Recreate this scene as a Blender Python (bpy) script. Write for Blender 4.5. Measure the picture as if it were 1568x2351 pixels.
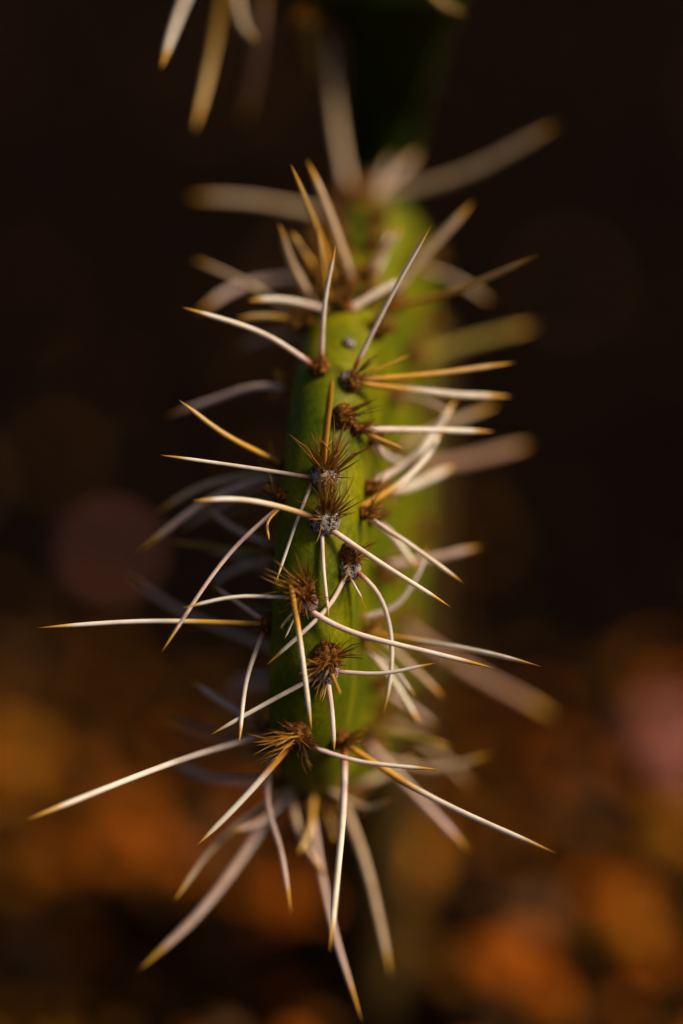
import bpy, bmesh, math, random
from mathutils import Vector, Matrix, noise
from mathutils.bvhtree import BVHTree

random.seed(11)
for o in list(bpy.data.objects):
    bpy.data.objects.remove(o)
scene = bpy.context.scene
COL = scene.collection

# ------------------------------------------------------------------ camera
PITCH = math.radians(20)          # the camera looks down on the plant
DIST = 0.620                      # to the plane of focus
MMPX = 0.0877e-3                  # metres per photo unit at the plane of focus (photo measured as 1568 x 2351)
FOCUS = Vector((0, 0, 0.196))
FWD = Vector((0, math.cos(PITCH), -math.sin(PITCH)))
UP = Vector((0, math.sin(PITCH), math.cos(PITCH)))
RIGHT = Vector((1, 0, 0))
cd = bpy.data.cameras.new('camera')
cam = bpy.data.objects.new('camera', cd)
COL.objects.link(cam)
cam.location = FOCUS - FWD * DIST
cam.rotation_euler = (math.pi / 2 - PITCH, 0, 0)
cd.sensor_fit = 'VERTICAL'
cd.sensor_height = 36
cd.sensor_width = 24
cd.lens = 18 / (2351 * MMPX / 2 / DIST)
cd.clip_start = 0.01
cd.clip_end = 200
cd.dof.use_dof = True
cd.dof.focus_distance = DIST + 0.001
cd.dof.aperture_fstop = 2.15
scene.camera = cam

# ------------------------------------------------------------------ light
SUN_AZ, SUN_EL = math.radians(100), math.radians(40)
sdir = Vector((math.sin(SUN_AZ) * math.cos(SUN_EL), math.cos(SUN_AZ) * math.cos(SUN_EL), math.sin(SUN_EL)))
world = bpy.data.worlds.new('World')
scene.world = world
world.use_nodes = True
wn = world.node_tree
sky = wn.nodes.new('ShaderNodeTexSky')
sky.sky_type = 'NISHITA'
sky.sun_disc = False
sky.dust_density = 4.0
sky.ozone_density = 0.0
sky.air_density = 0.7
sky.sun_elevation = SUN_EL
sky.sun_rotation = SUN_AZ
bg = wn.nodes['Background']
bg.inputs['Strength'].default_value = 0.07
wn.links.new(sky.outputs['Color'], bg.inputs['Color'])
ld = bpy.data.lights.new('sun', 'SUN')
ld.energy = 5.0
ld.angle = math.radians(18)
ld.color = (1.0, 0.86, 0.68)
sun = bpy.data.objects.new('sun', ld)
COL.objects.link(sun)
sun.rotation_euler = sdir.to_track_quat('Z', 'Y').to_euler()
sun.location = (1, -0.3, 1.2)
vs = scene.view_settings
vs.view_transform = 'Standard'
vs.look = 'None'
vs.exposure = -0.22
vs.gamma = 1.0
vs.use_curve_mapping = False
scene.cycles.use_denoising = True

# ------------------------------------------------------------------ helpers
def P(px, py, dz):
    """photo position + distance behind the plane of focus (mm) -> point in the place"""
    d = dz * 1e-3
    s = MMPX * (DIST + d) / DIST
    return FOCUS + FWD * d + RIGHT * ((px - 784) * s) + UP * ((1175.5 - py) * s)

def new_mat(name):
    m = bpy.data.materials.new(name)
    m.use_nodes = True
    nt = m.node_tree
    return m, nt, nt.nodes['Principled BSDF']

def node(nt, typ, **kw):
    n = nt.nodes.new(typ)
    for k, v in kw.items():
        if k in n.inputs.keys():
            n.inputs[k].default_value = v
        else:
            setattr(n, k, v)
    return n

def ramp(nt, fac, stops):
    r = nt.nodes.new('ShaderNodeValToRGB')
    els = r.color_ramp.elements
    while len(els) < len(stops):
        els.new(0.5)
    for e, (p, c) in zip(els, stops):
        e.position = p
        e.color = (*c, 1)
    nt.links.new(fac, r.inputs['Fac'])
    return r

def bump(nt, b, height, strength, dist):
    n = nt.nodes.new('ShaderNodeBump')
    n.inputs['Strength'].default_value = strength
    n.inputs['Distance'].default_value = dist
    nt.links.new(height, n.inputs['Height'])
    nt.links.new(n.outputs['Normal'], b.inputs['Normal'])

def obj(name, verts, faces, mat, parent=None, loc=None, smooth=True, colors=None):
    """one mesh object; verts are world points, loc its origin in the world"""
    loc = Vector(loc) if loc is not None else Vector((0, 0, 0))
    me = bpy.data.meshes.new(name)
    me.from_pydata([Vector(v) - loc for v in verts], [], faces)
    if smooth:
        me.polygons.foreach_set('use_smooth', [True] * len(me.polygons))
    if colors is not None:
        a = me.color_attributes.new('pigment', 'FLOAT_COLOR', 'POINT')
        a.data.foreach_set('color', [c for col in colors for c in (*col, 1.0)])
    me.update()
    me.materials.append(mat)
    o = bpy.data.objects.new(name, me)
    COL.objects.link(o)
    o.location = loc
    if parent is not None:
        base = parent.location.copy()
        p = parent.parent
        while p is not None:
            base += p.location
            p = p.parent
        o.parent = parent
        o.location = loc - base
    return o

def catmull(pts, n, closed=False):
    out = []
    m = len(pts)
    segs = m if closed else m - 1
    for i in range(segs):
        def g(k):
            return pts[k % m] if closed else pts[max(0, min(m - 1, k))]
        p0, p1, p2, p3 = g(i - 1), g(i), g(i + 1), g(i + 2)
        if not closed:
            if i == 0: p0 = p1 * 2 - p2
            if i == segs - 1: p3 = p2 * 2 - p1
        for j in range(n):
            t = j / n
            out.append(0.5 * ((2 * p1) + (p2 - p0) * t + (2 * p0 - 5 * p1 + 4 * p2 - p3) * t * t + (3 * p1 - p0 - 3 * p2 + p3) * t ** 3))
    if not closed:
        out.append(pts[-1].copy())
    return out

def resample(pts, n, closed=False):
    p = pts + [pts[0]] if closed else pts
    acc = [0]
    for a, b in zip(p, p[1:]):
        acc.append(acc[-1] + (b - a).length)
    out, k = [], 0
    cnt = n if closed else n - 1
    for i in range(n):
        s = acc[-1] * i / cnt
        while k < len(acc) - 2 and acc[k + 1] < s:
            k += 1
        f = (s - acc[k]) / max(1e-12, acc[k + 1] - acc[k])
        out.append(p[k].lerp(p[k + 1], f))
    return out

def lerp3(a, b, t):
    return tuple(x + (y - x) * t for x, y in zip(a, b))

def sstep(a, b, x):
    t = max(0, min(1, (x - a) / (b - a)))
    return t * t * (3 - 2 * t)

# ------------------------------------------------------------------ materials
def make_materials():
    M = {}
    # cactus skin
    m, nt, b = new_mat('cactus_skin')
    tc = node(nt, 'ShaderNodeTexCoord')
    n1 = node(nt, 'ShaderNodeTexNoise', Scale=70.0, Detail=5.0)
    n2 = node(nt, 'ShaderNodeTexNoise', Scale=900.0, Detail=3.0)
    v = node(nt, 'ShaderNodeTexVoronoi', Scale=1400.0)
    for n in (n1, n2, v):
        nt.links.new(tc.outputs['Object'], n.inputs['Vector'])
    r = ramp(nt, n1.outputs['Fac'], [(0.3, (0.06, 0.095, 0.002)), (0.5, (0.135, 0.145, 0.002)), (0.7, (0.25, 0.22, 0.002))])
    r2 = ramp(nt, n2.outputs['Fac'], [(0.35, (0.72, 0.74, 0.7)), (0.65, (1.05, 1.05, 1.0))])
    mx = node(nt, 'ShaderNodeMixRGB', blend_type='MULTIPLY')
    mx.inputs[0].default_value = 1
    nt.links.new(r.outputs[0], mx.inputs[1]); nt.links.new(r2.outputs[0], mx.inputs[2])
    nt.links.new(mx.outputs[0], b.inputs['Base Color'])
    b.inputs['Roughness'].default_value = 0.5
    b.inputs['Specular IOR Level'].default_value = 0.08
    b.inputs['Subsurface Weight'].default_value = 0.05
    b.inputs['Subsurface Radius'].default_value = (0.003, 0.004, 0.001)
    b.inputs['Subsurface Scale'].default_value = 0.5
    bump(nt, b, v.outputs['Distance'], 0.12, 0.0004)
    M['skin'] = m
    # same skin darkened, the upper pad's shade put into its colour
    m2 = m.copy(); m2.name = 'shaded_cactus_skin'
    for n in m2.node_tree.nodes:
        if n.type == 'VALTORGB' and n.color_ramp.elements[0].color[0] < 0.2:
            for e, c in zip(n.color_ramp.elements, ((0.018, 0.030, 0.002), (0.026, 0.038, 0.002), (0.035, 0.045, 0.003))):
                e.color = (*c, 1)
    M['shaded_skin'] = m2
    # corky bark of the oldest pad
    m, nt, b = new_mat('corky_bark')
    tc = node(nt, 'ShaderNodeTexCoord')
    n1 = node(nt, 'ShaderNodeTexNoise', Scale=110.0, Detail=7.0)
    nt.links.new(tc.outputs['Object'], n1.inputs['Vector'])
    r = ramp(nt, n1.outputs['Fac'], [(0.35, (0.022, 0.011, 0.003)), (0.5, (0.05, 0.026, 0.006)), (0.68, (0.075, 0.05, 0.008))])
    nt.links.new(r.outputs[0], b.inputs['Base Color'])
    b.inputs['Roughness'].default_value = 0.9
    b.inputs['Specular IOR Level'].default_value = 0.05
    bump(nt, b, n1.outputs['Fac'], 0.8, 0.002)
    M['bark'] = m
    # spines
    m, nt, b = new_mat('spine_horn')
    at = node(nt, 'ShaderNodeAttribute', attribute_name='pigment')
    tc = node(nt, 'ShaderNodeTexCoord')
    n1 = node(nt, 'ShaderNodeTexNoise', Scale=260.0, Detail=3.0)
    n2 = node(nt, 'ShaderNodeTexNoise', Scale=2600.0, Detail=2.0)
    for n in (n1, n2):
        nt.links.new(tc.outputs['Object'], n.inputs['Vector'])
    r = ramp(nt, n1.outputs['Fac'], [(0.3, (0.86, 0.78, 0.68)), (0.55, (1.0, 1.0, 1.0))])
    mx = node(nt, 'ShaderNodeMixRGB', blend_type='MULTIPLY'); mx.inputs[0].default_value = 1
    nt.links.new(at.outputs['Color'], mx.inputs[1]); nt.links.new(r.outputs[0], mx.inputs[2])
    nt.links.new(mx.outputs[0], b.inputs['Base Color'])
    b.inputs['Roughness'].default_value = 0.55
    b.inputs['Specular IOR Level'].default_value = 0.3
    b.inputs['Subsurface Weight'].default_value = 0.5
    b.inputs['Subsurface Radius'].default_value = (1.0, 0.75, 0.5)
    b.inputs['Subsurface Scale'].default_value = 0.0007
    bump(nt, b, n2.outputs['Fac'], 0.25, 0.0001)
    M['spine'] = m
    # glochids
    m, nt, b = new_mat('glochid_bristle')
    at = node(nt, 'ShaderNodeAttribute', attribute_name='pigment')
    nt.links.new(at.outputs['Color'], b.inputs['Base Color'])
    b.inputs['Roughness'].default_value = 0.45
    M['glochid'] = m
    # areole wool
    m, nt, b = new_mat('areole_wool')
    tc = node(nt, 'ShaderNodeTexCoord')
    n1 = node(nt, 'ShaderNodeTexNoise', Scale=1300.0, Detail=5.0, Roughness=0.75)
    nt.links.new(tc.outputs['Object'], n1.inputs['Vector'])
    r = ramp(nt, n1.outputs['Fac'], [(0.42, (0.012, 0.010, 0.010)), (0.48, (0.28, 0.225, 0.20)), (0.57, (0.68, 0.57, 0.50))])
    nt.links.new(r.outputs[0], b.inputs['Base Color'])
    b.inputs['Roughness'].default_value = 0.95
    b.inputs['Specular IOR Level'].default_value = 0.05
    bump(nt, b, n1.outputs['Fac'], 1.0, 0.0012)
    M['wool'] = m
    m, nt, b = new_mat('brown_felt')
    tc = node(nt, 'ShaderNodeTexCoord')
    n1 = node(nt, 'ShaderNodeTexNoise', Scale=1100.0, Detail=5.0, Roughness=0.7)
    nt.links.new(tc.outputs['Object'], n1.inputs['Vector'])
    r = ramp(nt, n1.outputs['Fac'], [(0.36, (0.016, 0.004, 0.001)), (0.48, (0.16, 0.055, 0.008)), (0.62, (0.45, 0.19, 0.03))])
    nt.links.new(r.outputs[0], b.inputs['Base Color'])
    b.inputs['Roughness'].default_value = 0.85
    b.inputs['Specular IOR Level'].default_value = 0.1
    bump(nt, b, n1.outputs['Fac'], 1.0, 0.001)
    M['felt'] = m
    # soil
    m, nt, b = new_mat('dark_soil')
    tc = node(nt, 'ShaderNodeTexCoord')
    n1 = node(nt, 'ShaderNodeTexNoise', Scale=45.0, Detail=8.0)
    nt.links.new(tc.outputs['Object'], n1.inputs['Vector'])
    r = ramp(nt, n1.outputs['Fac'], [(0.35, (0.0025, 0.0012, 0.0006)), (0.65, (0.009, 0.004, 0.0015))])
    nt.links.new(r.outputs[0], b.inputs['Base Color'])
    b.inputs['Roughness'].default_value = 1.0
    b.inputs['Specular IOR Level'].default_value = 0.0
    bump(nt, b, n1.outputs['Fac'], 1.0, 0.01)
    M['soil'] = m
    # stones
    def stone(name, c0, c1):
        m, nt, b = new_mat(name)
        tc = node(nt, 'ShaderNodeTexCoord')
        n1 = node(nt, 'ShaderNodeTexNoise', Scale=320.0, Detail=6.0)
        nt.links.new(tc.outputs['Object'], n1.inputs['Vector'])
        r = ramp(nt, n1.outputs['Fac'], [(0.3, c0), (0.7, c1)])
        nt.links.new(r.outputs[0], b.inputs['Base Color'])
        b.inputs['Roughness'].default_value = 0.9
        b.inputs['Specular IOR Level'].default_value = 0.02
        bump(nt, b, n1.outputs['Fac'], 0.5, 0.001)
        return m
    M['rust'] = stone('rust_stone', (0.28, 0.055, 0.004), (0.50, 0.125, 0.008))
    M['amber'] = stone('amber_stone', (0.34, 0.11, 0.008), (0.52, 0.19, 0.014))
    M['brown'] = stone('brown_stone', (0.075, 0.027, 0.003), (0.15, 0.056, 0.006))
    M['black'] = stone('blackish_stone', (0.004, 0.002, 0.001), (0.009, 0.005, 0.003))
    M['pink'] = stone('mauve_stone', (0.34, 0.10, 0.08), (0.48, 0.19, 0.15))
    M['tan'] = stone('tan_stone', (0.13, 0.06, 0.025), (0.22, 0.10, 0.045))
    return M
M = make_materials()

# ------------------------------------------------------------------ ground
gv = [(-60, -60, 0), (60, -60, 0), (60, 60, 0), (-60, 60, 0)]
ground = obj('ground', gv, [(0, 1, 2, 3)], M['soil'], smooth=False)
ground['kind'] = 'structure'

# ------------------------------------------------------------------ pads
def pad_mesh(outline, T, rim, to_world, rings=9, inner=8, belly=1.12, wob=0.0006):
    """outline: closed loop of Vector((depth, height)) ; a cushion of half thickness T with a rounded rim"""
    N = len(outline)
    cen = sum(outline, Vector((0, 0))) / N
    nrm = []
    for i in range(N):
        t = outline[(i + 1) % N] - outline[i - 1]
        n = Vector((-t.y, t.x)).normalized()
        if n.dot(cen - outline[i]) < 0:
            n = -n
        nrm.append(n)
    layers = []
    for j in range(rings + 1):
        a = j / rings * math.pi / 2
        d = rim * (1 - math.cos(a))
        layers.append(([outline[i] + nrm[i] * d for i in range(N)], T * math.sin(a)))
    last = layers[-1][0]
    for j in range(1, inner + 1):
        f = j / (inner + 1)
        layers.append(([p.lerp(cen, f) for p in last], T * (1 + (belly - 1) * sstep(0, 1, f))))
    verts, faces = [], []
    def wp(p, s, h):
        q = to_world(p.x, p.y, s * h)
        w = noise.noise(q * 45) * wob + noise.noise(q * 120) * wob * 0.35
        return to_world(p.x, p.y, s * (h + (w if h > 0 else 0)))
    idx = {}
    for s in (1, -1):
        for L, (ps, h) in enumerate(layers):
            for i in range(N):
                if L == 0 and s == -1:
                    idx[(s, L, i)] = idx[(1, 0, i)]
                    continue
                idx[(s, L, i)] = len(verts)
                verts.append(wp(ps[i], s, h))
        c = len(verts)
        verts.append(wp(cen, s, T * belly))
        for L in range(len(layers) - 1):
            for i in range(N):
                k = (i + 1) % N
                q = (idx[(s, L, i)], idx[(s, L, k)], idx[(s, L + 1, k)], idx[(s, L + 1, i)])
                faces.append(q if s == 1 else q[::-1])
        L = len(layers) - 1
        for i in range(N):
            k = (i + 1) % N
            q = (idx[(s, L, i)], idx[(s, L, k)], c)
            faces.append(q if s == 1 else q[::-1])
    return verts, faces

def add_pad(verts, faces, mat, root):
    o = obj('pad', verts, faces, mat, root)
    bm = bmesh.new(); bm.from_mesh(o.data)
    bmesh.ops.recalc_face_normals(bm, faces=bm.faces)
    bm.to_mesh(o.data)
    bvh = BVHTree.FromBMesh(bm)
    bm.free()
    o.data.polygons.foreach_set('use_smooth', [True] * len(o.data.polygons))
    return o, bvh

cactus = bpy.data.objects.new('cactus', None)
COL.objects.link(cactus)
cactus.location = (0.012, 0.16, 0)
cactus.empty_display_size = 0.03
cactus['label'] = 'green prickly cactus with flat pads and long white yellow-tipped spines'
cactus['category'] = 'cactus'

# the pad seen edge-on: outline given as (photo row, depth in mm)
ol = [(455, 78), (520, 58), (600, 43), (700, 28), (780, 19), (850, 13), (950, 8), (1085, 3.5), (1200, 1), (1350, 0), (1500, 0.5),
      (1600, 3), (1680, 7), (1750, 14), (1800, 25), (1835, 41), (1845, 62), (1800, 92), (1650, 120), (1400, 137), (1100, 144), (800, 139), (600, 126), (480, 104)]
pts = [Vector((d * 1e-3, (1175.5 - y) * MMPX * (DIST + d * 1e-3) / DIST)) for y, d in ol]
outline = resample(catmull(pts, 12, True), 200, True)
SPX = [(300, 752), (600, 746), (1000, 728), (1200, 718), (1400, 707), (1600, 692), (1800, 664), (2100, 640)]
def front_x(h):
    y = 1175.5 - h / MMPX
    for (a, xa), (b, xb) in zip(SPX, SPX[1:]):
        if y <= b or b == 2100:
            f = (y - a) / (b - a)
            return (xa + (xb - xa) * f - 784) * MMPX
K = 0.135
def main_world(d, h, s):
    return FOCUS + FWD * d + UP * h + RIGHT * (front_x(h) + K * d + s)
pv, pf = pad_mesh(outline, 0.0084, 0.0085, main_world)
pad, BVH = add_pad(pv, pf, M['skin'], cactus)

# the older pad behind it, standing on the soil
def ell(n, a, b, egg=0.0):
    return [Vector((a * math.cos(t) * (1 + egg * math.sin(t)), b * math.sin(t))) for t in (2 * math.pi * i / n for i in range(n))]
RC = Vector((0.012, 0.160, 0.085))
ry = math.radians(-6)
def rear_world(d, h, s):
    return RC + Vector((math.sin(-ry) * d + math.cos(ry) * s, math.cos(ry) * d - math.sin(-ry) * s, h)) + Vector((0.06 * h, 0, 0))
rv, rf = pad_mesh(ell(90, 0.040, 0.105, 0.12), 0.0095, 0.010, rear_world, 6, 5)
rear, BVH_R = add_pad(rv, rf, M['bark'], cactus)
rear['label'] = 'brown corky old pad rising from the soil'
# the upper pad, mostly above the picture, growing from the back of the edge-on pad
upx = [(840, 560), (846, 440), (850, 330), (850, 220), (815, 110), (700, 35), (545, -5), (430, -70), (380, -210), (450, -430), (700, -560), (950, -460), (1085, -260), (1080, -70),
       (1020, 110), (960, 300), (930, 430), (920, 560)]
uol = resample(catmull([Vector((x * MMPX, y * MMPX)) for x, y in upx], 8, True), 110, True)
UZ = [(-700, 80), (-400, 72), (-200, 70), (0, 78), (100, 98), (300, 130), (450, 136), (560, 134), (700, 134)]
def upper_world(d, h, s):
    y = h / MMPX
    for (a, za), (b, zb) in zip(UZ, UZ[1:]):
        if y <= b or b == 700:
            f = sstep(0, 1, (y - a) / (b - a)) * 0.4 + 0.6 * (y - a) / (b - a)
            z = za + (zb - za) * f
            break
    return P(d / MMPX, y, z) + (FWD * -0.9 + UP * -0.35).normalized() * s
uv_, uf_ = pad_mesh(uol, 0.006, 0.0045, upper_world, 6, 5)
upper, BVH_U = add_pad(uv_, uf_, M['shaded_skin'], cactus)

# ------------------------------------------------------------------ areoles, spines, bristles
CAM = cam.location.copy()
def surf(px, py, dz=None, bvhs=None):
    """point of the pad under a photo position, or the nearest one to it"""
    bvhs = bvhs or [BVH]
    g = P(px, py, dz if dz is not None else 0)
    for b in bvhs:
        h, n, i, d = b.ray_cast(CAM, (g - CAM).normalized())
        if h is not None and (dz is None or abs((h - FOCUS).dot(FWD) - dz * 1e-3) < 0.014):
            return h, n
    best = min(((b.find_nearest(g)) for b in bvhs), key=lambda r: r[3])
    return best[0], best[1]

PINK = (0.76, 0.59, 0.49)
WHITE = (0.82, 0.71, 0.57)
YEL = (0.66, 0.34, 0.025)
TIP = (0.62, 0.32, 0.02)
RED = (0.52, 0.075, 0.010)
OLV = (0.33, 0.24, 0.03)
BRN = (0.36, 0.17, 0.03)

def pigment(kind, t, rnd):
    tip = sstep(0.79 + 0.07 * rnd, 0.89 + 0.04 * rnd, t)
    if kind == 'w':
        c = lerp3(RED, PINK, sstep(0.02 + 0.03 * rnd, 0.07 + 0.05 * rnd, t))
        c = lerp3(c, WHITE, sstep(0.15, 0.6, t))
    elif kind == 'p':
        c = lerp3(RED, (0.70, 0.49, 0.40), sstep(0.0, 0.08, t))
    elif kind == 'r':        # broad red base, then cream
        c = lerp3((0.40, 0.05, 0.008), (0.62, 0.26, 0.03), sstep(0.05, 0.22, t))
        c = lerp3(c, WHITE, sstep(0.26, 0.42, t))
    elif kind == 'y':
        c = lerp3(BRN, YEL, sstep(0.0, 0.2, t))
        c = lerp3(c, (0.66, 0.46, 0.22), 0.6 * sstep(0.3, 0.7, t))
    elif kind == 'g':        # golden throughout
        c = lerp3(BRN, (0.50, 0.25, 0.02), sstep(0.0, 0.3, t))
        return c
    elif kind == 'h':        # golden half, then white
        c = lerp3(YEL, WHITE, sstep(0.25, 0.45, t))
    elif kind == 'c':        # cream
        c = lerp3((0.40, 0.10, 0.015), (0.70, 0.46, 0.20), sstep(0.02, 0.16, t))
        c = lerp3(c, WHITE, sstep(0.25, 0.6, t))
    elif kind == 'b':        # weathered brown
        c = (0.42, 0.23, 0.14)
    elif kind == 't':        # tan
        c = (0.60, 0.42, 0.25)
    else:
        c = OLV
    c = lerp3(c, TIP, tip)
    return lerp3(c, (0.34, 0.13, 0.015), sstep(0.96, 1.0, t))

def tube(ctrl, r, kind, nseg=18, ns=8, blunt=0.0):
    path = resample(catmull(ctrl, 8), nseg + 1)
    rnd = random.random()
    vs_, fs, cs = [], [], []
    prev = None
    for i, p in enumerate(path):
        t = i / nseg
        tan = (path[min(nseg, i + 1)] - path[max(0, i - 1)]).normalized()
        if prev is None:
            a = tan.orthogonal().normalized()
        else:
            a = (prev - tan * prev.dot(tan)).normalized()
        prev = a
        b = tan.cross(a)
        w = r * 1.12 * (1 - 0.22 * t) * (1 - (max(0.0, t - 0.80) / 0.20) ** 1.6 * 0.93) * (0.85 + 0.15 * sstep(0, 0.06, t))
        w *= 1 + 0.05 * noise.noise(p * 600)
        for k in range(ns):
            an = 2 * math.pi * k / ns
            vs_.append(p + (a * math.cos(an) + b * math.sin(an) * 0.88) * w)
            cs.append(pigment(kind, t, rnd))
        if i:
            o = (i - 1) * ns
            for k in range(ns):
                fs.append((o + k, o + (k + 1) % ns, o + ns + (k + 1) % ns, o + ns + k))
    fs.append(tuple(range(ns))[::-1])
    vs_.append(path[-1] + (path[-1] - path[-2]).normalized() * r * 0.8)
    cs.append(pigment(kind, 1.0, rnd))
    e = len(vs_) - 1
    o = nseg * ns
    for k in range(ns):
        fs.append((o + k, o + (k + 1) % ns, e))
    return vs_, fs, cs

def blob(center, n, r, flat, rough, freq, seed, up=None, el=1.0):
    bm = bmesh.new()
    bmesh.ops.create_icosphere(bm, subdivisions=3, radius=1.0)
    z = n.normalized()
    x = (up - z * up.dot(z)).normalized() if up is not None else z.orthogonal().normalized()
    y = z.cross(x)
    vs_ = []
    for v in bm.verts:
        d = 1 + rough * noise.noise(v.co * freq + Vector((seed, 0, 0))) + rough * 0.5 * noise.noise(v.co * freq * 2.7 + Vector((0, seed, 0)))
        c = v.co * d
        vs_.append(center + (x * c.x * el + y * c.y) * r + z * c.z * r * flat)
    bm.verts.index_update()
    fs = [tuple(v.index for v in f.verts) for f in bm.faces]
    bm.free()
    return vs_, fs

def bristles(center, n, aim, cnt, length, spread, wid, cols, base_r, fan=0.8):
    """a tuft of thin pointed bristles as one mesh"""
    vs_, fs, cs = [], [], []
    z = n.normalized()
    for q in range(cnt):
        rv = Vector((random.gauss(0, 1), random.gauss(0, 1), random.gauss(0, 1))).normalized()
        rv = rv - z * rv.dot(z)
        st = center + rv * base_r * random.random() ** 0.5 + z * base_r * random.uniform(0.2, 1.0)
        d = (aim * random.uniform(0.6, 1.3) + z * random.uniform(0.15, 0.75) + rv * spread * random.uniform(0.3, 1.1)).normalized()
        L = length * (0.35 + 0.65 * random.random())
        bend = Vector((random.gauss(0, 1), random.gauss(0, 1), random.gauss(0, 1))) * L * 0.06
        a = d.orthogonal().normalized()
        b = d.cross(a)
        c0 = random.choice(cols)
        f = random.uniform(0.6, 1.2)
        c0 = tuple(min(1, x * f) for x in c0)
        rows = ((0, 1.0), (0.5, 0.75), (1, 0.05))
        o = len(vs_)
        for t, w in rows:
            p = st + d * L * t + bend * (t * (1 - t) * 4)
            for k in range(4):
                an = math.pi / 2 * k
                vs_.append(p + (a * math.cos(an) + b * math.sin(an)) * wid * w)
                cs.append(lerp3(tuple(x * 0.55 for x in c0), c0, sstep(0, 0.4, t)))
        for r_ in range(2):
            for k in range(4):
                i0 = o + r_ * 4 + k
                i1 = o + r_ * 4 + (k + 1) % 4
                fs.append((i0, i1, i1 + 4, i0 + 4))
    return vs_, fs, cs

GOLD = [(0.42, 0.19, 0.018), (0.34, 0.14, 0.012), (0.50, 0.25, 0.03)]
RUSS = [(0.26, 0.085, 0.008), (0.36, 0.13, 0.012), (0.14, 0.04, 0.006), (0.44, 0.19, 0.02)]
DARK = [(0.12, 0.04, 0.006), (0.20, 0.075, 0.010), (0.32, 0.14, 0.015)]
px = MMPX
def img(dx, dy):
    return RIGHT * dx - UP * dy

AREOLES = {}
def areole(key, x, y, dz=None, r=24, felt=None, tufts=(), bvhs=None, lift=0.3, flat=0.7, wool=True):
    """grey woolly cushion; felt = (dx, dy, r) brown dome; tufts = (dx, dy, aim x, aim y, count, length, spread, colours)"""
    c, n = surf(x, y, dz, bvhs)
    v, f = blob(c + n * r * px * lift, n, r * px, flat, 0.22, 2.6, len(AREOLES) * 3.1, UP)
    a = obj('areole', v, f, M['wool'] if wool else M['felt'], cactus, c)
    AREOLES[key] = (a, c, n)
    if felt:
        fx, fy, fr = felt[:3]
        cc = c + img(fx, fy) * px
        h, nn, i, d = min((b.find_nearest(cc) for b in (bvhs or [BVH])), key=lambda q: q[3])
        v, f = blob(h + nn * fr * px * 0.42, nn, fr * 0.95 * px, 0.82, 0.34, 3.4, len(AREOLES) * 1.7, UP, felt[3] if len(felt) > 3 else 1.0)
        obj('felt_dome', v, f, M['felt'], a, h)
    tv, tf, tcs = [], [], []
    for dx, dy, ax, ay, cnt, ln, sp, cols, wid in tufts:
        cc = c + img(dx, dy) * px
        h, nn, i, d = min((b.find_nearest(cc) for b in (bvhs or [BVH])), key=lambda q: q[3])
        v, f, cs = bristles(h + nn * 14 * px, nn, img(ax, ay), cnt, ln * px * 1.25, sp, wid * px * 1.35, cols, 17 * px)
        o = len(tv)
        tv += v; tf += [tuple(k + o for k in q) for q in f]; tcs += cs
    if tv:
        g = obj('glochids', tv, tf, M['glochid'], a, c, smooth=False, colors=tcs)
        g['kind'] = 'stuff'
    return a

# ---- sharp areoles along the near rim
areole('a1', 735, 848, 12, 26, (3, 2, 25), [(0, 0, 0, -0.1, 60, 16, 1.2, RUSS, 1.0)], wool=False)
areole('a2', 800, 876, 12, 24, (4, 4, 26), [(0, 0, 0.2, 0, 60, 16, 1.2, RUSS, 1.0), (14, -8, 1, -0.5, 14, 60, 0.5, DARK, 1.4)])
areole('a3', 785, 962, 8, 26, (0, -4, 30), [(0, 0, 0.2, -0.3, 46, 26, 1.2, DARK, 1.1), (8, -8, 0.9, -0.4, 10, 70, 0.5, DARK, 1.3)], wool=False)
areole('a3b', 815, 985, 8, 18, (0, 0, 18), [(0, 0, 0.8, 0, 24, 40, 0.9, RUSS, 1.3)], wool=False)
areole('a4', 745, 1094, 3, 34, (6, -14, 28), [(2, -12, -0.35, -1.0, 22, 105, 0.75, GOLD, 2.6), (8, -10, 0.55, -0.8, 26, 105, 0.7, GOLD, 2.2), (6, 6, 0, 0.3, 30, 34, 1.0, GOLD, 1.6)])
areole('a5', 744, 1196, 1, 34, (2, -18, 22), [(2, -14, 0.05, -1.3, 50, 96, 0.5, RUSS, 1.7), (-4, -12, -0.8, -0.7, 8, 66, 0.5, GOLD, 1.3), (14, -12, 0.8, -0.7, 14, 70, 0.5, RUSS, 1.3),
        (0, -8, 0, -0.6, 40, 26, 1.0, GOLD, 1.2), (-14, 20, -0.6, 0.8, 3, 26, 0.5, GOLD, 1.1)])
areole('a6', 797, 1306, 1, 29, (-3, -32, 27, 1.25), [(-2, -30, 0, -0.2, 90, 19, 1.3, RUSS, 1.0), (10, -34, 0.9, -0.6, 9, 68, 0.5, DARK, 1.2), (-26, 0, -0.7, 0.5, 4, 30, 0.3, GOLD, 1.6), (6, 30, 0.3, 1, 2, 60, 0.3, GOLD, 1.2)])
areole('a7', 703, 1382, 1, 29, (-8, -26, 30, 1.15), [(-8, -30, -1.0, -0.45, 22, 78, 0.6, GOLD, 1.7), (0, -30, -0.2, -1, 16, 80, 0.5, DARK, 1.7), (-4, -16, 0.2, 0, 90, 42, 1.3, RUSS, 1.4),
        (16, -10, 1, -0.2, 4, 50, 0.4, DARK, 1.2), (-30, 24, -0.8, 0.8, 3, 40, 0.4, GOLD, 1.2)])
areole('a8', 746, 1538, 1, 32, (-3, -34, 34, 1.05), [(-4, -34, 0, -0.1, 135, 38, 1.3, RUSS, 1.4), (16, -40, 1.0, -0.5, 12, 56, 0.7, DARK, 1.3), (-18, -20, -1, 0.2, 16, 44, 0.6, GOLD, 1.5),
        (-8, 14, -0.6, 1, 8, 44, 0.5, GOLD, 1.4), (0, -60, 0.1, -1, 4, 40, 0.5, DARK, 1.2)])
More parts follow.
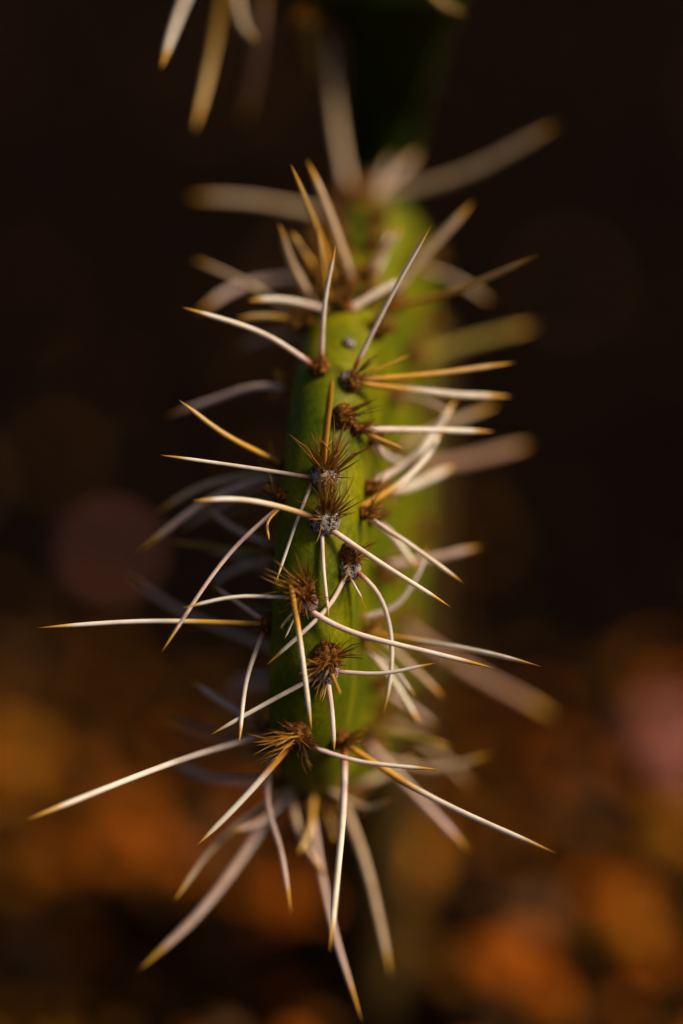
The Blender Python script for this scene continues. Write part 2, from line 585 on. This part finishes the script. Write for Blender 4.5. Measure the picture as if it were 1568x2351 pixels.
areole('a9', 690, 1690, 6, 26, (-6, -22, 32), [(-8, -20, -1, 0.05, 34, 92, 0.5, GOLD, 2.0), (-4, -24, -0.5, -0.8, 16, 60, 0.7, DARK, 1.5), (6, -6, 0.7, 0.2, 30, 40, 0.9, DARK, 1.5), (0, 20, 0.2, 1, 4, 50, 0.4, GOLD, 1.5)], wool=False)
areole('a10', 612, 1432, 8, 26, (0, 0, 26), [(0, 0, -0.5, 0, 36, 30, 1.1, DARK, 1.4)], wool=False)
areole('a11', 806, 1712, 12, 26, (0, 0, 26), [(0, 0, 0.5, -0.4, 40, 44, 1.0, RUSS, 1.6)], wool=False)
areole('a12', 650, 1140, 10, 18, (0, 0, 18), [(0, 0, -0.3, -0.5, 20, 30, 1.0, RUSS, 1.3)], wool=False)
areole('a13', 800, 790, 16, 15, None, ())
areole('a14', 785, 705, 27, 24, (0, 0, 26), [(0, 0, 0, -0.4, 40, 44, 1.1, RUSS, 1.6)], wool=False)
areole('a15', 800, 655, 34, 24, (0, 0, 26), [(0, 0, 0, -0.4, 40, 50, 1.1, RUSS, 1.6)], wool=False)

def near_areole(c, lim=0.0042):
    k = min(AREOLES, key=lambda k: (AREOLES[k][1] - c).length)
    return k if (AREOLES[k][1] - c).length < lim else None

def spine(key, pts_, dz0, dz1, w, kind, bvhs=None, free=False):
    """pts_: photo positions from root to tip; dz0, dz1: depth at root and tip in mm (dz0 None: on its areole)"""
    n_ = len(pts_) - 1
    x0, y0 = pts_[0]
    if key is not None:
        a, c, nn = AREOLES[key]
        d0 = (c - FOCUS).dot(FWD) * 1e3 - 1.0
        g = P(x0, y0, d0)
        root = g if dz0 is None else P(x0, y0, dz0)
        root = c + (root - c) * min(1.0, (0.0034 if dz0 is None else 0.0062) / max(1e-6, (root - c).length))
    else:
        root, nn = surf(x0, y0, dz0, bvhs)
        k = near_areole(root)
        if k is None:
            k = 'auto%d' % len(AREOLES)
            r = random.uniform(17, 23)
            v, f = blob(root + nn * r * px * 0.3, nn, r * px, 0.75, 0.22, 2.6, len(AREOLES) * 3.1)
            a = obj('areole', v, f, M['felt'], cactus, root)
            AREOLES[k] = (a, root, nn)
            v, f, cs = bristles(root + nn * 10 * px, nn, UP * 0.3, 40, 60 * px, 0.9, 2.0 * px, GOLD + RUSS, 16 * px)
            g = obj('glochids', v, f, M['glochid'], a, root, smooth=False, colors=cs)
            g['kind'] = 'stuff'
        a = AREOLES[k][0]
    r0 = (root - FOCUS).dot(FWD) * 1e3
    ctrl = [root - (P(*pts_[1], r0) - root).normalized() * 0.0006]
    acc = [0]
    for p, q in zip(pts_, pts_[1:]):
        acc.append(acc[-1] + math.dist(p, q))
    for i in range(1, n_ + 1):
        f = acc[i] / acc[-1]
        ctrl.append(P(*pts_[i], r0 + (dz1 - r0) * f))
    if key is not None:
        path = resample(catmull(ctrl, 8), 12)
        out = [path[0], path[1]] if dz0 is None else [path[0], path[1]]
        for i, p in enumerate(path[2:], 2):
            h, nn2, _, d = BVH.ray_cast(CAM, (p - CAM).normalized())
            lim = w * px * (0.7 + 0.12 * i)
            if h is not None and d - lim < (p - CAM).length and (h - p).length < 0.02:
                p = CAM + (p - CAM).normalized() * (d - lim)
            out.append(p)
        sm = [out[0]] + [(out[i - 1] + out[i] * 2 + out[i + 1]) / 4 for i in range(1, len(out) - 1)] + [out[-1]]
        ctrl = sm
    big = 1.3 if dz1 > 19 else 1.0
    v, f, cs = tube(ctrl, w * px / 2 * big, kind)
    return obj('spine', v, f, M['spine'], a, root, colors=cs)

S = [
 # rim areoles, in focus
 ('a1', [(714, 836), (600, 764), (420, 706)], None, 8, 14, 'w'),
 ('a1', [(738, 818), (746, 690), (771, 560)], None, 5, 11, 'w'),
 ('a2', [(820, 832), (905, 665), (990, 518)], None, 3, 11, 'w'),
 ('a2', [(828, 862), (890, 838), (940, 815)], None, 14, 7, 'g'),
 ('a2', [(835, 872), (1000, 858), (1180, 833)], None, 18, 14, 'y'),
 ('a2', [(835, 880), (960, 895), (1060, 907), (1172, 910)], None, 24, 14, 'h'),
 ('a4', [(714, 1096), (560, 1072), (370, 1045)], None, -1, 9.5, 'w'),
 ('a4', [(738, 1082), (750, 975), (763, 865)], None, -9, 17, 'g'),
 ('a4', [(716, 1110), (682, 1195), (632, 1340)], None, 0, 8, 'w'),
 ('a5', [(728, 1190), (640, 1163), (545, 1146), (445, 1150)], None, -10, 14, 'c'),
 ('a5', [(754, 1212), (880, 1297), (1032, 1392)], None, 0, 13, 'w'),
 ('a5', [(739, 1216), (743, 1310), (755, 1420)], None, 1, 9, 'w'),
 ('a6', [(793, 1322), (748, 1400), (613, 1526)], None, -1, 11, 'w'),
 ('a6', [(818, 1312), (868, 1360), (897, 1450), (897, 1550), (880, 1640)], None, 8, 11.5, 'w'),
 ('a6', [(807, 1332), (832, 1376)], None, -1, 6, 'w'),
 ('a7', [(707, 1398), (760, 1432), (840, 1462), (980, 1496), (1130, 1533)], None, -1, 13, 'w'),
 ('a7', [(668, 1347), (690, 1480), (715, 1677)], -3.4, -3, 13, 'h'),
 ('a7', [(668, 1372), (540, 1370), (420, 1396)], None, -5, 9, 'w'),
 ('a7', [(682, 1395), (642, 1443)], None, -1, 6, 'w'),
 ('a7', [(684, 1400), (653, 1468)], None, 0, 5, 'w'),
 ('a8', [(728, 1552), (620, 1610), (485, 1686)], None, -1, 11, 'w'),
 ('a8', [(776, 1542), (880, 1546), (1000, 1522)], None, -1, 10, 'w'),
 ('a8', [(752, 1564), (762, 1640), (767, 1725)], None, 3, 13, 'w'),
 ('a8', [(760, 1545), (782, 1596)], None, -8, 9, 'g'),
 ('a9', [(680, 1695), (560, 1832), (453, 1940)], None, 1, 15, 'r'),
 ('a9', [(714, 1714), (800, 1743), (880, 1756), (1005, 1767)], None, 3, 11, 'w'),
 ('a10', [(592, 1432), (340, 1426), (90, 1441)], None, 0, 12, 'h'),
 ('a10', [(603, 1456), (566, 1560), (549, 1707)], None, -3, 11, 'w'),
 ('a10', [(596, 1418), (490, 1345)], None, 14, 11, 'p'),
 ('a11', [(818, 1728), (960, 1815), (1100, 1883), (1272, 1957)], None, -5, 15, 'h'),
 ('a11', [(792, 1735), (787, 1870), (757, 2182)], None, -12, 17, 'w'),
 ('a12', [(632, 1172), (545, 1250), (470, 1345), (372, 1496)], None, -4, 10, 'p'),
 ('a12', [(640, 1170), (614, 1200), (618, 1240)], None, -2, 7, 'y'),
 # top of the pad, out of focus
 ('a14', [(738, 712), (650, 688), (570, 690)], None, 20, 12, 'w'),
 ('a14', [(806, 708), (860, 675), (925, 640)], None, 30, 14, 'w'),
 (None, [(700, 735), (620, 727), (545, 730)], 28, 26, 12, 'y'),
 (None, [(880, 712), (1060, 662), (1230, 588)], 40, 16, 15, 'y'),
 ('a15', [(806, 640), (755, 490), (706, 370)], None, 22, 15, 't'),
 ('a15', [(745, 645), (735, 545), (668, 378)], None, 8, 12, 'y'),
 (None, [(752, 690), (740, 600), (728, 520)], 30, 14, 12, 'y'),
 (None, [(700, 690), (668, 600), (640, 513)], 34, 20, 15, 't'),
 (None, [(740, 645), (700, 585), (668, 532)], 38, 26, 13, 'y'),
 (None, [(890, 690), (970, 590), (1085, 465)], 45, 38, 16, 't'),
 (None, [(838, 645), (880, 580), (925, 520)], 45, 36, 15, 't'),
 (None, [(855, 640), (885, 570), (895, 530)], 50, 44, 14, 'w'),
 (None, [(650, 628), (560, 655), (455, 715)], 60, 52, 15, 'p'),
 (None, [(695, 765), (620, 775), (540, 805)], 55, 62, 17, 't'),
 (None, [(735, 475), (590, 462), (435, 452)], 82, 78, 16, 't'),
 (None, [(850, 475), (1060, 400), (1280, 285)], 85, 74, 18, 't'),
 (None, [(800, 470), (775, 300), (745, 20)], 85, 92, 17, 't'),
 (None, [(850, 455), (900, 410), (960, 350)], 88, 84, 16, 'p'),
 (None, [(830, 455), (880, 400), (900, 360)], 92, 90, 16, 'w'),
 (None, [(900, 830), (1060, 790), (1225, 748)], 80, 90, 17, 'o'),
 # left flank
 (None, [(655, 893), (590, 888), (500, 915), (380, 958)], 24, 34, 13, 'p'),
 (None, [(625, 1066), (520, 1000), (413, 920)], 14, 5, 13, 'y'),
 (None, [(618, 1082), (490, 1142), (318, 1266)], 22, 24, 13, 'p'),
 (None, [(620, 1075), (480, 1112), (358, 1178)], 28, 30, 13, 't'),
 (None, [(600, 1262), (540, 1215), (468, 1160)], 24, 26, 12, 'p'),
 (None, [(600, 1276), (500, 1258), (390, 1243)], 24, 28, 10, 'o'),
 (None, [(605, 1270), (540, 1310), (480, 1350)], 32, 38, 13, 'p'),
 (None, [(610, 1500), (430, 1410), (290, 1320)], 38, 44, 13, 'p'),
 (None, [(596, 1672), (520, 1618), (438, 1562)], 18, 20, 13, 'p'),
 (None, [(612, 1690), (500, 1690), (380, 1655)], 48, 62, 16, 'b'),
 (None, [(608, 1560), (560, 1570), (520, 1640)], 60, 90, 22, 'p'),
 (None, [(592, 1690), (400, 1750), (63, 1881)], 14, -14, 15, 'w'),
 (None, [(606, 1820), (500, 1790), (370, 1738)], 36, 40, 14, 'p'),
 (None, [(597, 1728), (614, 1840), (646, 1960), (668, 2097)], 20, 12, 13, 'p'),
 # underside
 (None, [(705, 1850), (735, 1990), (770, 2150), (830, 2342)], 36, 14, 14, 'p'),
 (None, [(640, 1838), (690, 1920), (745, 2010)], 36, 26, 14, 't'),
 (None, [(795, 1840), (840, 1990), (897, 2240)], 38, 34, 15, 't'),
 (None, [(630, 1840), (480, 2070), (320, 2227)], 40, 24, 16, 'p'),
 (None, [(660, 1850), (600, 1885), (525, 1910)], 36, 22, 13, 'p'),
 (None, [(640, 1835), (500, 1935), (400, 2068)], 36, 18, 13, 't'),
 (None, [(770, 1840), (840, 1855), (900, 1835)], 36, 26, 11, 't'),
 (None, [(720, 1845), (712, 1900), (685, 1960)], 34, 26, 12, 'y'),
 (None, [(740, 1845), (755, 1880), (770, 1930)], 38, 36, 12, 'y'),
 # right flank
 (None, [(835, 1700), (940, 1810), (1075, 1952)], 34, 34, 15, 'p'),
 (None, [(835, 1735), (1000, 1765), (1128, 1732)], 45, 42, 14, 't'),
 (None, [(830, 1680), (930, 1690), (1035, 1716)], 35, 33, 14, 'o'),
 (None, [(800, 1810), (880, 1780), (950, 1740)], 50, 50, 15, 't'),
 (None, [(828, 1452), (1000, 1478), (1120, 1500), (1238, 1529)], 12, 1, 13, 'h'),
 (None, [(828, 1470), (900, 1560), (966, 1668)], 18, 22, 13, 'w'),
 (None, [(828, 1475), (890, 1520), (955, 1602)], 16, 12, 11, 'h'),
 (None, [(850, 1440), (930, 1520), (1018, 1602)], 34, 30, 14, 't'),
 (None, [(860, 1620), (960, 1590), (1060, 1500)], 42, 46, 14, 'o'),
 (None, [(880, 1420), (1060, 1530), (1275, 1645)], 70, 88, 20, 'b'),
 (None, [(828, 1420), (905, 1392), (960, 1315), (980, 1250)], 14, 18, 14, 'w'),
 (None, [(828, 1178), (930, 1243), (1062, 1337)], 14, 8, 12, 'w'),
 (None, [(845, 1190), (895, 1225), (960, 1310)], 22, 24, 14, 'w'),
 (None, [(860, 1300), (980, 1285), (1105, 1255)], 42, 36, 16, 'p'),
 ('a3b', [(832, 986), (960, 987), (1132, 991)], None, 18, 16, 'w'),
 ('a3b', [(834, 992), (880, 1012), (925, 1030)], None, 10, 10, 'g'),
 (None, [(838, 1120), (960, 1040), (1048, 915)], 26, 28, 15, 'w'),
 (None, [(828, 1165), (920, 1108), (985, 1040), (1018, 975)], 16, 20, 13, 'h'),
 (None, [(838, 1125), (930, 1120), (1045, 1070)], 30, 40, 17, 'w'),
 (None, [(890, 1040), (1000, 985), (1142, 930)], 44, 50, 15, 't'),
 (None, [(900, 1070), (1050, 1060), (1215, 1020)], 70, 82, 20, 'b'),
 (None, [(845, 1010), (890, 1050), (930, 1060)], 24, 36, 14, 'w'),
]
for s in S:
    spine(*s)

# areoles on the two flat faces, far out of focus: tuft of bristles and one to three spines each
rs2 = random.Random(21)
def flank(o_bvh, c, n, nsp):
    r = rs2.uniform(20, 27)
    v, f = blob(c + n * r * px * 0.3, n, r * px, 0.75, 0.22, 2.6, rs2.random() * 50)
    a = obj('areole', v, f, M['felt'], cactus, c)
    v, f, cs = bristles(c + n * 10 * px, n, UP * 0.4, 46, 75 * px, 0.9, 2.2 * px, GOLD + RUSS, 18 * px)
    g = obj('glochids', v, f, M['glochid'], a, c, smooth=False, colors=cs)
    g['kind'] = 'stuff'
    for k in range(nsp):
        d = (n * rs2.uniform(0.5, 1.0) + Vector((0, rs2.gauss(0, 0.35), rs2.gauss(-0.1, 0.5)))).normalized()
        L = rs2.uniform(0.018, 0.032)
        bend = Vector((0, 0, -1)) * L * rs2.uniform(0.02, 0.12)
        ctrl = [c, c + d * L * 0.5 - bend * 0.3, c + d * L + bend]
        v, f, cs = tube(ctrl, rs2.uniform(12, 15) * px / 2, rs2.choice('ptto'), 12, 6)
        obj('spine', v, f, M['spine'], a, c, colors=cs)
for side in (1, -1):
    for d_, ys in ((42, (760, 900, 1040, 1330, 1560)), (66, (600, 830, 1130, 1480, 1660)), (92, (560, 740, 950, 1220, 1500))):
        for y_ in ys:
            y_ += rs2.uniform(-30, 30)
            h_ = (1175.5 - y_) * MMPX * (DIST + d_ * 1e-3) / DIST
            c, n, _, _ = BVH.find_nearest(main_world(d_ * 1e-3, h_, side * 0.02))
            if near_areole(c, 0.006) is None:
                flank(BVH, c, n, 0 if d_ == 92 else rs2.choice((0, 1, 1)) if side == 1 else rs2.choice((0, 1)))
for x_, y_, d_ in ((740, 560, 52), (850, 575, 52), (790, 590, 46), (770, 520, 60), (860, 520, 64), (820, 470, 76), (770, 640, 38), (840, 690, 36), (860, 760, 34)):
    c, n = surf(x_, y_, d_)
    if near_areole(c, 0.003) is None:
        flank(BVH, c, n, 0)

# spines of the upper pad, hanging into the picture
UB = [BVH_U]
for pts_, z0, z1, w, kind in (
    ([(470, -60), (405, 50), (370, 157)], 34, 24, 14, 'w'),
    ([(520, 5), (480, 160), (447, 300)], 46, 48, 15, 'y'),
    ([(525, 5), (555, 50), (590, 95)], 46, 44, 14, 't'),
    ([(600, 10), (590, 140), (560, 280)], 60, 90, 18, 'b'),
    ([(700, 20), (715, 100), (735, 190)], 70, 95, 18, 'o'),
    ([(940, -30), (1010, 5), (1068, 32)], 50, 42, 14, 'y'),
):
    spine(None, pts_, z0, z1, w, kind, bvhs=UB)

# ------------------------------------------------------------------ gravel
def pebble_mesh(seed):
    bm = bmesh.new()
    bmesh.ops.create_icosphere(bm, subdivisions=2, radius=1.0)
    rs = random.Random(seed)
    sc = Vector((rs.uniform(0.9, 1.25), rs.uniform(0.75, 1.0), rs.uniform(0.5, 0.75)))
    for v in bm.verts:
        d = 1 + 0.22 * noise.noise(v.co * 1.4 + Vector((seed * 7.3, 0, 0))) + 0.08 * noise.noise(v.co * 3.5 + Vector((0, seed * 3.1, 0)))
        v.co = Vector((v.co.x * sc.x, v.co.y * sc.y, v.co.z * sc.z)) * d
    me = bpy.data.meshes.new('pebble')
    bm.to_mesh(me); bm.free()
    me.polygons.foreach_set('use_smooth', [True] * len(me.polygons))
    me.materials.append(M['brown'])
    return me
PEB = [pebble_mesh(i + 1) for i in range(7)]
PLAB = {'rust': 'rust-orange rounded pebble lying on the dark soil', 'amber': 'amber-yellow pebble lying on the dark soil', 'brown': 'dull brown pebble lying on the dark soil',
        'black': 'blackish pebble lying on the dark soil', 'pink': 'mauve-pink pebble lying on the dark soil', 'tan': 'pale tan pebble lying on the dark soil'}
taken = []
def pebble(x, y, r, colr, seed=None):
    me = random.choice(PEB)
    o = bpy.data.objects.new('pebble', me)
    COL.objects.link(o)
    o.material_slots[0].link = 'OBJECT'
    o.material_slots[0].material = M[colr]
    o.location = (x, y, r * 0.42)
    o.rotation_euler = (random.uniform(-0.2, 0.2), random.uniform(-0.2, 0.2), random.uniform(0, 6.28))
    o.scale = (r, r, r)
    sz = 'small' if r < 0.005 else 'medium' if r < 0.007 else 'large'
    o['label'] = sz + ' ' + PLAB[colr]
    o['category'] = 'pebble'
    o['group'] = sz + ' ' + colr + ' pebbles on the soil'
    taken.append((x, y, r))

def on_ground(px_, py_):
    d = (P(px_, py_, 0) - CAM)
    t = -CAM.z / d.z
    return CAM + d * t, t
for px_, py_, r_, c_ in ((300, 1920, 72, 'rust'), (250, 1985, 50, 'rust'), (370, 1990, 52, 'rust'), (955, 1980, 62, 'amber'), (935, 2030, 44, 'amber'), (620, 2100, 58, 'rust'), (580, 2150, 44, 'rust'),
        (25, 1760, 60, 'amber'), (10, 1830, 46, 'amber'), (60, 2215, 80, 'tan'), (10, 2150, 56, 'rust'), (120, 2270, 54, 'tan'), (1420, 2105, 58, 'rust'), (1450, 2150, 44, 'amber'), (1520, 1715, 80, 'pink'), (1560, 1780, 62, 'pink'),
        (1130, 2240, 62, 'rust'), (1200, 2190, 50, 'rust'), (1250, 2320, 66, 'rust'), (1480, 2230, 56, 'rust'), (830, 2260, 66, 'tan'), (420, 2190, 60, 'brown'), (340, 2070, 60, 'brown'), (255, 2120, 56, 'black'),
        (1400, 1600, 60, 'brown'), (1550, 1930, 54, 'amber'), (1080, 1940, 50, 'brown'), (245, 1290, 44, 'pink'), (560, 1880, 50, 'rust'), (700, 2200, 50, 'brown'), (950, 2200, 58, 'brown'),
        (230, 1560, 40, 'brown'), (1290, 1960, 54, 'brown'), (480, 2290, 56, 'brown'), (1330, 1890, 40, 'tan'), (30, 2050, 46, 'amber'), (180, 2200, 60, 'rust'), (520, 2200, 56, 'tan'), (150, 1930, 50, 'brown'), (430, 2010, 46, 'rust'), (680, 2320, 60, 'rust'), (330, 2310, 66, 'brown'), (880, 2120, 50, 'amber')):
    g, t = on_ground(px_, py_)
    pebble(g.x, g.y, r_ * MMPX * t * 1.1, c_)
cand = []
rs = random.Random(5)
for k in range(60000):
    y = rs.uniform(0.02, 1.9)
    x = rs.uniform(-0.22 - 0.16 * y, 0.22 + 0.16 * y)
    cand.append((x, y))
n_obj = 0
sv, sf, smi = [], [], []
stuff_cols = ['brown', 'black', 'rust', 'tan']
grid = {}
def clash(x, y, r):
    gx, gy = int(x / 0.02), int(y / 0.02)
    for i in range(gx - 2, gx + 3):
        for j in range(gy - 2, gy + 3):
            for a, b, c in grid.get((i, j), ()):
                if (a - x) ** 2 + (b - y) ** 2 < (0.88 * (r + c)) ** 2:
                    return True
    return False
for a, b, c in taken:
    grid.setdefault((int(a / 0.02), int(b / 0.02)), []).append((a, b, c))
acc_ = []
for x, y in cand:
    r = rs.choice((0.0035, 0.0045, 0.0055, 0.0065, 0.0075))
    if clash(x, y, r):
        continue
    grid.setdefault((int(x / 0.02), int(y / 0.02)), []).append((x, y, r))
    acc_.append((x, y, r))
def seen(q):
    p = Vector((q[0], q[1], 0)) - CAM
    d = p.dot(FWD)
    return abs(p.x / d * DIST) < 784 * MMPX and abs(p.dot(UP) / d * DIST) < 1176 * MMPX
acc_.sort(key=lambda q: q[1])
tri = [tuple(v for v in p.vertices) for p in PEB[0].polygons]
for x, y, r in acc_:
    u = rs.random()
    far = sstep(0.26, 0.46, y)  # more blackish stones farther back, the background's shade put into stone colour
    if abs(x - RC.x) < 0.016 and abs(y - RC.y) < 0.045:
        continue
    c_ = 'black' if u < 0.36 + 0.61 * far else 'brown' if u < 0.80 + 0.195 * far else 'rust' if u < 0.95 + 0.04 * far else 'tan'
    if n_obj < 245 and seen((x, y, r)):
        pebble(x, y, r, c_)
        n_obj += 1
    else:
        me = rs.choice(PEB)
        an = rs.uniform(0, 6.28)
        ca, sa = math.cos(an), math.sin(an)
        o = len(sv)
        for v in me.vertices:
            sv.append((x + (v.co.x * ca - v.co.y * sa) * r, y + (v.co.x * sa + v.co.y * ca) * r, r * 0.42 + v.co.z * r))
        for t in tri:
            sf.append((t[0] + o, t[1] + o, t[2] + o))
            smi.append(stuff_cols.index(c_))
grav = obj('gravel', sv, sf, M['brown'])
for c_ in stuff_cols[1:]:
    grav.data.materials.append(M[c_])
grav.data.polygons.foreach_set('material_index', smi)
grav['kind'] = 'stuff'
grav['label'] = 'loose dark brown gravel spread over the soil'
grav['category'] = 'gravel'
print('spines', len(S), 'areoles', len(AREOLES), 'gravel', len(acc_))
